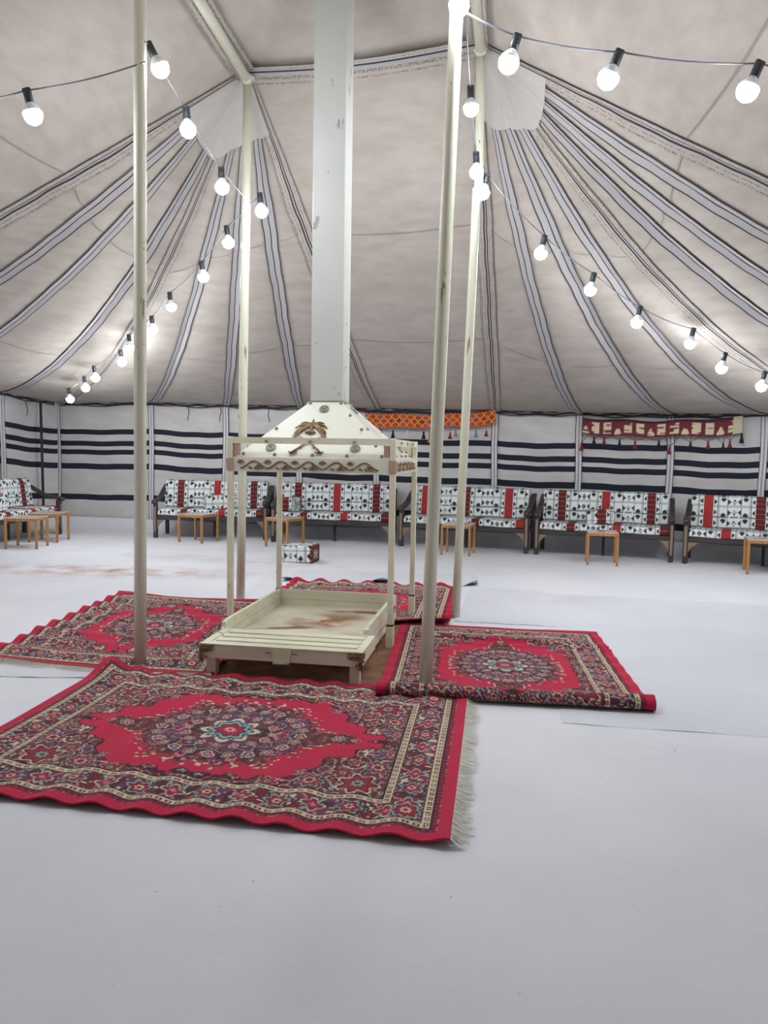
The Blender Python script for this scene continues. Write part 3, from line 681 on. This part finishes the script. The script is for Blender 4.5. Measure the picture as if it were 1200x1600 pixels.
    # spandrel flowers
    for (cx, cy, r, k) in ((ix*.86, iy*.82, .085, 0), (ix*.62, iy*.86, .062, 1), (ix*.93, iy*.50, .062, 1), (ix*.76, iy*.64, .050, 0), (ix*.42, iy*.95, .042, 0), (ix*.97, iy*.22, .042, 1), (ix*.80, iy*.44, .03, 0), (ix*.55, iy*.72, .03, 1)):
        rosette(cx, cy, r, 7, [(1, 'dark'), (.92, 'teal'), (.80, 'mauve'), (.62, 'crim'), (.42, 'cream'), (.30, 'maroon')] if k else [(1, 'cream'), (.9, 'plum'), (.72, 'crim'), (.5, 'brown'), (.3, 'teal'), (.16, 'maroon')], 0, 1, .2)
    # ---- main border
    bo = (d > .055) & (d < .30)
    mb_ = (d > .125) & (d < .25); bd = (d-.1875)/.0625
    put(mb_, 'plum'); put(mb_ & (n1 > .5), 'mauve'); put(mb_ & (n1 < .33), 'maroon')
    vine = np.abs(bd*.55-.75*np.sin(along*2*math.pi/.30)); put(mb_ & (vine < .17), 'dark'); put(mb_ & (vine < .11), 'teal')
    vine2 = np.abs(bd*.55+.7*np.sin(along*2*math.pi/.30+.3)); put(mb_ & (vine2 < .07), 'pink')
    put(mb_ & (n3 > .82), 'cream'); put(mb_ & (n3 < .12), 'teal')
    a2 = (along+.075) % .30-.15
    def brd(off, r, lobes, rings, amp=.2):
        q0 = ((along+off) % .30)-.15; rr = np.hypot(q0, d-.1875); m = mb_ & (rr < r*1.35)
        an = np.arctan2(d[m]-.1875, q0[m]); q = rr[m]/(r*(1+amp*np.cos(lobes*an))); sub = col[m]
        for (t, c) in rings: sub[q < t] = CL[c]
        col[m] = sub
    brd(.0, .056, 6, [(1, 'dark'), (.9, 'teal'), (.72, 'plum'), (.6, 'crim'), (.32, 'cream'), (.18, 'maroon')]); brd(.15, .048, 4, [(1, 'dark'), (.9, 'cream'), (.74, 'mauve'), (.5, 'crim'), (.25, 'pink')], .3)
    # corner flowers
    m = mb_ & (dx < .25) & (dy < .25); rr = np.hypot(dx-.1875, dy-.1875)
    an = np.arctan2(dy-.1875, dx-.1875); q = rr/(.062*(1+.12*np.cos(8*an)))
    for (t, c) in ((1.05, 'dark'), (.98, 'teal'), (.8, 'plum'), (.66, 'crim'), (.35, 'cream'), (.2, 'crim')): put(m & (q < t), c)
    # guards
    g = (d > .056) & (d < .084); put(g, 'maroon'); put(g & ((along % .03) < .015) & (d > .062) & (d < .078), 'crim'); put(g & ((along % .03) > .019) & (d > .064) & (d < .076), 'plum')
    for (a, b) in ((.084, .116), (.262, .292)):
        put((d > a-.006) & (d < b+.008), 'dark'); put((d > a) & (d < b), 'cream')
        mid = (a+b)/2; ph = along % .042
        put((np.abs(d-mid) < .0085) & (ph > .008) & (ph < .034), 'maroon'); put((np.abs(d-mid) < .004) & (ph > .015) & (ph < .027), 'cream')
    put(d < .055, 'red')
    return np.clip(col*(.76+.28*vnoise(U*170, V*170, 9))[..., None], 0, 1)
def rug(name, lab, org, A, B, step, zf, L0=2.33, W0=1.68, remap=None, fringe=()):
    """org corner, A length vector, B width vector (world). zf(u,v)->z ; remap(u,v)->(a,b,z) in 0..1 units"""
    nu = int(L0/step)+1; nv = int(W0/step)+1
    U, V = np.meshgrid(np.linspace(0, L0, nu), np.linspace(0, W0, nv), indexing='ij')
    col = rugcolor(U, V, L0, W0)
    a = U/L0; b = V/W0
    if remap: a, b, z = remap(a, b)
    else: z = zf(a, b)
    P = np.stack([A[0]*a+B[0]*b, A[1]*a+B[1]*b, z], -1)
    root = empty(name, (org[0], org[1], 0), 0, lab, 'rug')
    up = A[0]*B[1]-A[1]*B[0]
    if up < 0: P = P[:, ::-1]; col = col[:, ::-1]
    o = np_mesh('pile', P, P.shape[0], P.shape[1], M['rug'], col, root)
    # thickness: skirt ring as hem
    mb = MB(); R_, K_ = P.shape[:2]
    for edge in ([P[0, j] for j in range(0, K_, 2)], [P[-1, j] for j in range(0, K_, 2)], [P[i, 0] for i in range(0, R_, 2)], [P[i, -1] for i in range(0, R_, 2)]):
        mb.grid([[Vector(p) for p in edge], [Vector((p[0], p[1], p[2]-.007)) for p in edge]])
    mb.build('bound_edge', M['rugedge'], root)
    for (side, ln) in fringe:
        mb = MB(); n = 330; row = P[0] if side == 0 else P[-1]; Ad = Vector((A[0], A[1], 0)).normalized()*(-1 if side == 0 else 1); Bd = Vector((B[0], B[1], 0)).normalized()
        for k in range(n):
            j = min(K_-1, int(k/n*K_)); p = Vector(row[j]); l = ln*(.75+.35*random.random())*(1+.15*math.sin(k*.11)); sw = .012*math.sin(k*.09)+random.uniform(-.008, .008); w2 = .0021
            zz = max(.006, p.z)
            q0 = p+Vector((0, 0, -.003)); q1 = q0+Ad*l*.5+Bd*sw*.5; q1.z = .009+.005*random.random(); q2 = q0+Ad*l+Bd*(sw+random.uniform(-.006, .006)); q2.z = .006
            mb.add([q0-Bd*w2, q0+Bd*w2, q1+Bd*w2, q1-Bd*w2, q2+Bd*w2*.6, q2-Bd*w2*.6], [(0, 1, 2, 3), (3, 2, 4, 5)])
        tag(mb.build('fringe', M['fringe'], root), None, None, None, 'stuff')
    return root
M['rugedge'] = mat('rug binding', s(196, 24, 58), .95)
def ripples(a, b, L0, W0, amp, lam, base=.012, seed=0):
    u = a*L0; v = b*W0
    n = vnoise(u*2+seed, v*1.5+seed, 20+seed)
    edge = np.minimum(np.minimum(v, W0-v)/.5, 1); e = .35+.65*(1-edge)
    z = amp*e*(1+np.sin(2*np.pi*u/lam+3*n+1.2*np.sin(v*2)))*.5
    z += .004*np.sin(u*9+v*4)+.004*vnoise(u*5, v*5, 31+seed)
    return base+z+.004
# front rug (long side facing the viewer, fringe on the right)
def z_front(a, b): 
    z = ripples(a, b, 2.33, 1.70, .020, .205, .012, 1)
    z = z+.06*np.exp(-(((a-1.0)/.06)**2+((b-1.0)/.10)**2))      # far left corner rides over the left rug
    return z
rug('persian_rug', 'red patterned rug nearest the viewer with fringed right end', (.255, 2.63), (-2.24, .40), (.25, 1.73), .0046, z_front, 2.33, 1.70, None, [(0, .075)])
# left rug (length runs away from the viewer)
rug('persian_rug', 'red patterned rug lying left of the fire hearth', (-2.66, 4.93), (.14, 2.33), (1.62, -.33), .0075, lambda a, b: ripples(a, b, 2.33, 1.65, .030, .26, .010, 2)-.008*(1-b)*0, 2.33, 1.65, None, [(0, .07)])
# right rug: near end rolled under itself, a crease near the far end
def roll_right(a, b):
    Lh = 2.33; sdist = (1-a)*Lh          # distance from the far end
    flat = 1.95-.06*(b-.5); R_ = .034; over = sdist-flat
    ang = np.clip(over/R_, 0, math.pi); rest = np.clip(over-math.pi*R_, 0, 9)
    y = np.where(over < 0, sdist, flat+R_*np.sin(ang)-rest)
    rise = np.clip((sdist-(flat-.25))/.25, 0, 1)
    ztop = .016+(2*R_-.0)*(rise*rise*(3-2*rise))
    z = np.where(over < 0, ztop, .016+R_+R_*np.cos(ang)-.004*(rest > 0))
    u = sdist; v = b*1.62
    z = z+np.where(over < 0, .030*np.exp(-((u-.42-.10*b)/.035)**2)*np.clip(1.2-np.abs(b-.5)*1.2, 0, 1)+.012*np.exp(-((u-.62)/.03)**2)+.006*(1+np.sin(u*30+3*vnoise(u*2, v*2, 8)))*np.clip(np.abs(b-.5)*2-.4, 0, 1)+.005*vnoise(u*4, v*4, 12), 0)
    return 1-(y/2.02), b, np.maximum(z, .012)
rug('persian_rug', 'red patterned rug right of the hearth with rolled under front edge', (-.03, 4.28), (.19, 1.92), (1.53, -.24), .0075, None, 2.33, 1.62, roll_right, [(1, .035)])
# rear rug
def z_rear(a, b):
    z = ripples(a, b, 2.0, 1.8, .016, .20, .010, 4)+.05*np.exp(-((a-.0)/.05)**2)*np.clip((b-.55)*3, 0, 1)
    z += .022*np.exp(-((a-1)/.05)**2)*(1+np.sin(b*44))
    return z
rug('persian_rug', 'red patterned rug mostly hidden behind the fire hearth', (-1.22, 6.28), (.25, 1.80), (1.76, -.18), .0085, z_rear, 2.33, 1.68)

# ================================================================ PRINTED CLOTH
PR = {k: np.array(s(*v)) for k, v in dict(white=(224, 228, 228), black=(44, 42, 46), red=(158, 44, 44), dkred=(92, 26, 32), grey=(120, 142, 142), rust=(150, 80, 70), orange=(190, 110, 90)).items()}
def clothcolor(U, V):
    col = np.empty(U.shape+(3,)); col[:] = PR['white']; per = .64; k = np.floor(U/per).astype(int); x = U-k*per
    y = V % .145; yc = y-.0725; xc = x-.3775
    put = lambda m, c: col.__setitem__(m, PR[c])
    ax = np.abs(xc)
    put((y < .010) | ((y > .017) & (y < .025)), 'grey')
    for e in (.085, .185): put(np.abs(ax-e) < .004, 'grey')
    put(np.abs(ax-.205) < .003, 'black')
    # edge triangles
    t = ax-.212; put((t > 0) & (t < .042) & (np.abs(yc) < t*1.0), 'black')
    # bow ties beside the centre
    t = .082-ax; put((t > 0) & (t < .040) & (np.abs(yc) < (.042-t)*1.0), 'black')
    # mid column
    m1 = (ax > .09) & (ax < .18); y2 = V % .29-.145
    put(m1 & (np.abs(y2) < .07) & (np.abs(ax-.135) < (.05-np.abs(np.abs(y2)-.035))*.72) & (np.abs(y2) > .012), 'black')
    dm = np.abs(xc)/.030+np.abs(yc)/.040; put(dm < 1, 'black')
    odd = (k % 2 == 0); put((dm < .48) & odd, 'rust'); put((dm < .22) & ~odd, 'white')
    big = odd & (np.abs(xc)/.075+np.abs(y2)/.1 < 1) & (np.abs(xc)/.058+np.abs(y2)/.08 > 1); put(big, 'white')
    st = x < .115; put(st & odd, 'red'); put(st & ~odd, 'dkred'); put(st & ~odd & ((V % .07) < .008) & ((U % .02) < .012), 'orange')
    return col
def cushion(name, x0, x1, prof, parent, uoff=0, step=.0085, voff=0):
    """extrude a closed (y,z) profile along x, with printed cloth"""
    pr = np.array(prof+[prof[0]], float); sg = np.hypot(*np.diff(pr, axis=0).T); cum = np.concatenate([[0], np.cumsum(sg)])
    nv = max(16, int(cum[-1]/step)); tv = np.linspace(0, cum[-1], nv); Y = np.interp(tv, cum, pr[:, 0]); Z = np.interp(tv, cum, pr[:, 1])
    # round the corners
    for _ in range(3):
        Y[:-1] = (np.roll(Y[:-1], 1)+Y[:-1]*2+np.roll(Y[:-1], -1))/4; Z[:-1] = (np.roll(Z[:-1], 1)+Z[:-1]*2+np.roll(Z[:-1], -1))/4; Y[-1] = Y[0]; Z[-1] = Z[0]
    nx = int((x1-x0)/step)+1; X = np.linspace(x0, x1, nx); cy, cz = Y[:-1].mean(), Z[:-1].mean()
    caps = [0., .55, .9]; xs = [x0+.0]*2+list(X)+[x1]*2; sc = [0, .7]+[.93]+[1]*(nx-2)+[.93]+[.7, 0]
    Xg = np.array(xs)[:, None]*np.ones(nv)[None]; S_ = np.array(sc)[:, None]
    P = np.stack([Xg, cy+(Y[None]-cy)*S_, cz+(Z[None]-cz)*S_], -1)
    P[..., 2] += .004*np.sin(Xg*11)*(S_ > .9)
    Uc = Xg-x0+uoff; Vc = tv[None]*np.ones_like(Xg)+voff
    dist = (1-S_)*.12; Uc = np.where(Xg < (x0+x1)/2, Uc-dist, Uc+dist)
    return np_mesh(name, P, P.shape[0], P.shape[1], M['print'], clothcolor(Uc, Vc), parent)

# ================================================================ SOFAS
def make_sofa(par=0):
    t = empty('majlis_sofa'); Lx = 1.93
    MB().box(.06, Lx-.06, .02, .07, .29, .355, bev=.006).box(.06, Lx-.06, .60, .65, .29, .355, bev=.006).build('seat_rail', M['sofawood'], t)
    for x in (.035, Lx-.035):
        lg = MB().box(x-.033, x+.033, .0, .075, 0, .56, bev=.01).build('front_leg', M['sofawood'], t)
        MB().box(x-.018, x+.018, -.006, .004, .10, .50, bev=.003).build('carved_strip', M['carve'], lg)
        MB().box(x-.03, x+.03, .60, .67, 0, .80, bev=.01).build('rear_leg', M['sofawood'], t)
        pts = [(x, -.02, .575), (x, .05, .59), (x, .18, .605), (x, .32, .65), (x, .46, .73), (x, .60, .80), (x, .68, .81)]
        mb = MB()
        for k in range(len(pts)-1): mb.bar(pts[k], pts[k+1], .07, .05)
        arm = mb.build('armrest', M['sofawood'], t); MB().tube([(x-.036, -.02, .57), (x+.036, -.02, .57)], .032, 10).build('arm_scroll', M['sofawood'], arm, True)
        sg = 1 if x < 1 else -1
        b = MB().add([(x+sg*.033, .01, .29), (x+sg*.15, .01, .29), (x+sg*.11, .01, .25), (x+sg*.07, .01, .22), (x+sg*.033, .01, .15), (x+sg*.033, .035, .29), (x+sg*.15, .035, .29), (x+sg*.11, .035, .25), (x+sg*.07, .035, .22), (x+sg*.033, .035, .15)],
          [(0, 1, 2, 3, 4), (9, 8, 7, 6, 5), (0, 5, 6, 1), (1, 6, 7, 2), (2, 7, 8, 3), (3, 8, 9, 4), (4, 9, 5, 0)]).build('bracket', M['carve'], t)
    MB().box(Lx*.5-.02, Lx*.5+.02, .3, .34, 0, .30, bev=.004).build('middle_leg', M['sofawood'], t)
    MB().box(.07, Lx-.07, .05, .62, .335, .352).build('seat_board', M['sofawood'], t)
    cushion('seat_cushion', .07, Lx-.07, [(.62, .355), (.62, .46), (.05, .462), (.015, .44), (.015, .37), (.04, .352)][::-1], t, .25+par*.64)
    cushion('backrest_cushion', .055, Lx-.085, [(.44, .462), (.49, .84), (.53, .90), (.60, .905), (.64, .86), (.60, .47)], t, .42+par*.70)
    return t
sofa0 = make_sofa(); sofa1 = make_sofa(1); used = [[], []]
def place_sofa(a, b, lab, k=0):
    a = Vector((*a, 0)); b = Vector((*b, 0)); first = (sofa0, sofa1)[k]; t = first if not used[k] else copy_tree(first); used[k].append(1)
    t.location = a; t.rotation_euler = (0, 0, math.atan2(b.y-a.y, b.x-a.x)); sc_ = (b-a).length/1.93; t.scale = (sc_, 1, 1); t.parent = None
    return tag(t, lab, 'sofa', 'printed sofas along the tent walls')
place_sofa((-5.42, 10.45), (-5.19, 12.35), 'printed sofa against the left wall at the far left edge')
place_sofa((-3.63, 12.02), (-1.83, 11.98), 'printed sofa behind the hood\'s left posts, left of the hearth')
place_sofa((-1.74, 11.76), (.14, 11.57), 'printed sofa directly behind the fire hearth hood')
place_sofa((.22, 11.52), (2.06, 10.86), 'printed sofa behind the two right tent poles', 1)
place_sofa((2.13, 10.82), (3.88, 10.20), 'printed sofa under the maroon banner, second from right')
place_sofa((3.97, 10.14), (5.72, 9.30), 'rightmost printed sofa cut by the right picture edge', 1)
# block cushions
def block(loc, rz, lab, uoff, tiltx=0, size=(.40, .26, .21)):
    a, b, c = size; t = empty('block_cushion', loc, rz, lab, 'cushion'); t.rotation_euler = (tiltx, 0, rz)
    cushion('cover', -a/2, a/2, [(b/2, 0), (b/2, c), (-b/2, c), (-b/2, 0)], t, uoff, .010)
    mb = MB(); mb.tube([(-a/2, -b/2+.01, c-.01), (a/2, -b/2+.01, c-.01)], .006, 6); mb.build('piping', M['black'], t, True)
block((-1.05, 9.72, .0), math.radians(-14), 'printed block cushion lying alone on the white floor', .26, 0, (.40, .30, .22))
block((-2.70, 12.28, .462), math.radians(12), 'printed block cushion on the seat of the sofa left of the hearth', .14)
block((-1.50, 12.0, .462), math.radians(-25), 'printed block cushion at left end of sofa behind the hearth', .52, 0, (.30, .24, .22))
block((3.03, 10.75, .462), math.radians(-10), 'printed block cushion in the middle of the sofa under the maroon banner', .5, 0, (.36, .24, .20))
block((-5.62, 10.95, .462), math.radians(83), 'dark red block cushion on the left wall sofa', .0, 0, (.42, .24, .2))
# side tables
def make_table():
    t = empty('side_table'); s_ = .215
    MB().box(-s_-.012, s_+.012, -s_-.012, s_+.012, .418, .43, bev=.004).build('table_top', M['glass'], t)
    mb = MB()
    for (a, b) in (((-s_, -s_), (s_, -s_)), ((s_, -s_), (s_, s_)), ((s_, s_), (-s_, s_)), ((-s_, s_), (-s_, -s_))): mb.bar((*a, .400), (*b, .400), .02, .034)
    mb.build('table_frame', M['tan'], t)
    for (x, y) in ((-s_, -s_), (s_, -s_), (s_, s_), (-s_, s_)):
        l = MB().box(x-.017, x+.017, y-.017, y+.017, .03, .417, bev=.003).build('leg', M['tan'], t); MB().box(x-.014, x+.014, y-.014, y+.014, 0, .03, bev=.002).build('leg_tip', M['carve'], l)
    return t
tab0 = make_table(); tu = []
for (x, y, rz, sx, lab) in ((-4.97, 10.64, 4, .95, 'tan legged side table nearest at the far left edge'), (-5.0, 11.42, 0, .95, 'tan legged side table behind another at the far left'),
   (-2.83, 11.68, -22, .95, 'tan legged side table before the sofa left of the hearth'), (-1.46, 11.28, 60, .9, 'tan legged side table seen between the hood\'s left posts'),
   (1.05, 10.74, -16, .9, 'tan legged side table partly behind the rear right pole'), (2.86, 10.0, -12, .85, 'tan legged side table before the sofa under the maroon banner'), (4.72, 9.42, -20, 1.0, 'tan legged side table cut by the right picture edge')):
    t = tab0 if not tu else copy_tree(tab0); tu.append(1); t.location = (x, y, 0); t.rotation_euler = (0, 0, math.radians(rz)); t.scale = (sx, sx, 1); tag(t, lab, 'side table', 'tan side tables before the sofas')

# ================================================================ BANNERS
def tassel(root, p, m, ln=.13, string=.05):
    mb = MB(); mb.tube([p, p+Vector((0, 0, -string))], .003, 5, mi=1)
    q = p+Vector((0, 0, -string)); mb.tube([q, q+Vector((0, 0, -.02)), q+Vector((0, 0, -.035)), q+Vector((0, 0, -ln*.75)), q+Vector((0, 0, -ln))], [.008, .018, .013, .028, .034], 8)
    mb.build('tassel', [M[m], M['black']], root, True)
def banner(name, lab, a, b, h, colf, tas, strings):
    a = Vector(a); b = Vector(b); d = (b-a); ln = d.length; root = empty(name, a, 0, lab, 'wall hanging'); nr = Vector((d.y, -d.x, 0)).normalized()
    nx = int(ln/.012); nz = int(h/.012); u = np.linspace(0, 1, nx); v = np.linspace(0, 1, nz); Ug, Vg = np.meshgrid(u, v, indexing='ij')
    P = np.zeros(Ug.shape+(3,)); wv = .012*np.sin(Ug*ln*7)
    sag = -.05*np.sin(Ug*np.pi)-.012*np.sin(Ug*17)
    for k in range(3): P[..., k] = d[k]*Ug+nr[k]*wv
    P[..., 2] += sag-h*Vg*(1+.04*np.sin(Ug*9))
    cols = colf(Ug*ln, Vg*h, ln, h); np_mesh('cloth', P[:, ::-1], nx, nz, M['print'], cols[:, ::-1], root)
    for k, (uu, mm, l_, st) in enumerate(tas):
        j = min(nx-1, int(uu*nx)); tassel(root, Vector(P[j, -1])+nr*.02, mm, l_, st)
    if strings:
        for k in range(len(tas)-1):
            j0 = min(nx-1, int(tas[k][0]*nx)); j1 = min(nx-1, int(tas[k+1][0]*nx)); p0 = Vector(P[j0, -1])+nr*.02+Vector((0, 0, -tas[k][3])); p1 = Vector(P[j1, -1])+nr*.02+Vector((0, 0, -tas[k+1][3])); top = Vector(P[(j0+j1)//2, -1])+nr*.015
            MB().tube([p0, p0.lerp(top, .5)+Vector((0, 0, -.01)), top, top.lerp(p1, .5)+Vector((0, 0, -.01)), p1], .004, 5).build('hanging_thread', M['tas_maroon'], root)
    return root
def kilim(U, V, ln, h):
    o, r, dk, bl_ = [np.array(s(*c)) for c in ((226, 122, 40), (128, 36, 40), (52, 34, 46), (96, 70, 96))]
    col = np.empty(U.shape+(3,)); col[:] = o; y = V-h/2
    for (off, yo) in ((0, 0), (.06, .062), (.06, -.062), (0, .12), (0, -.12)):
        x = (U+off) % .12-.06; k = np.floor((U+off)/.12).astype(int); dd = np.abs(x)/.046+np.abs(y-yo)/.036
        for kk, c in ((0, r), (1, dk), (2, bl_)):
            m = (dd < 1) & ((k*7+int(yo*100)) % 3 == kk); col[m] = c
        col[(dd < .42)] = o*.8; col[dd < .2] = r
    col[(V < .012) | (V > h-.012)] = r; return col
banner('kilim_banner', 'orange banner with dark diamonds hung behind the hood and poles', (-.32, 12.20, 2.03), (1.70, 11.88, 2.085), .215, kilim,
  [(.055, 'tas_red', .10, .03), (.22, 'tas_black', .12, .04), (.33, 'tas_white', .10, .03), (.455, 'tas_black', .12, .04), (.5, 'tas_tan', .16, .06), (.655, 'tas_red', .10, .09), (.70, 'tas_tan', .10, .05), (.78, 'tas_black', .10, .10), (.85, 'tas_blue', .12, .04), (.925, 'tas_red', .09, .08)], False)
def maroonp(U, V, ln, h):
    m1, c1, dk = [np.array(s(*c)) for c in ((112, 40, 50), (214, 200, 168), (60, 26, 36))]
    n = vnoise(U*30, V*60, 44); n2 = vnoise(U*8, V*50+3, 45)
    col = np.empty(U.shape+(3,)); col[:] = m1; x = U % .46; col[n > .6] = m1*.7
    for (a, b) in ((.14, .25), (.31, .42)): col[(x > a) & (x < b) & (V > .05) & (V < h-.03)] = c1
    tri = (x > .0) & (x < .10) & (V > h*.45) & (np.abs(x-.05) < (V-h*.4)*.5); col[tri] = c1
    col[(n2 > .74)] = m1; col[(V < .035)] = dk; col[V > h-.018] = m1*.8
    col[U > ln-.12] = c1*.9; return col
banner('tassel_banner', 'maroon and cream banner with tassels hung above the right sofas', (2.93, 11.50, 1.975), (4.92, 10.66, 1.985), .235, maroonp,
  [(.0, 'tas_red', .13, .13), (.085, 'tas_black', .11, .02), (.155, 'tas_red', .11, .02), (.25, 'tas_black', .10, .06), (.355, 'tas_red', .12, .06), (.50, 'tas_black', .10, .05), (.57, 'tas_red', .11, .15), (.70, 'tas_black', .10, .08), (.80, 'tas_red', .11, .06), (.89, 'tas_black', .12, .10), (.93, 'tas_red', .10, .08), (.995, 'tas_black', .14, .0)], True)
# dark hanging strap by the left corner, small ties under the hem
o = MB().bar((0, 0, 0), (.02, .0, -1.75), .045, .006, up=(0, 1, 0)).build('hanging_strap', M['rope'], None); o.location = (-5.78, 12.95, 2.15); tag(o, 'dark strap hanging down the left wall near the corner', 'strap')
def tie(px, lab, x, y, z):
    q = [Vector((0, 0, 0))]
    for k in range(6): q.append(q[-1]+Vector((.012*math.sin(k+px), 0, -.04)))
    o = MB().tube(q, .007, 5).build('hem_tie', M['rope'], None); o.location = (x, y, z); tag(o, lab, 'tie')
tie(0, 'dark cord tie under the hem on the left wall', -5.93, 12.75, 2.15)
tie(1, 'short dark tie under the hem right of the front left pole', -3.3, 12.88, 2.12)
tie(2, 'dark tie under the hem left of the rear left pole', -2.72, 12.72, 2.1)
tie(3, 'looped dark tie under the hem behind the rear left pole', -2.38, 12.62, 2.1)
tie(4, 'dark tie under the hem left of the hood slope', -1.88, 12.52, 2.1)
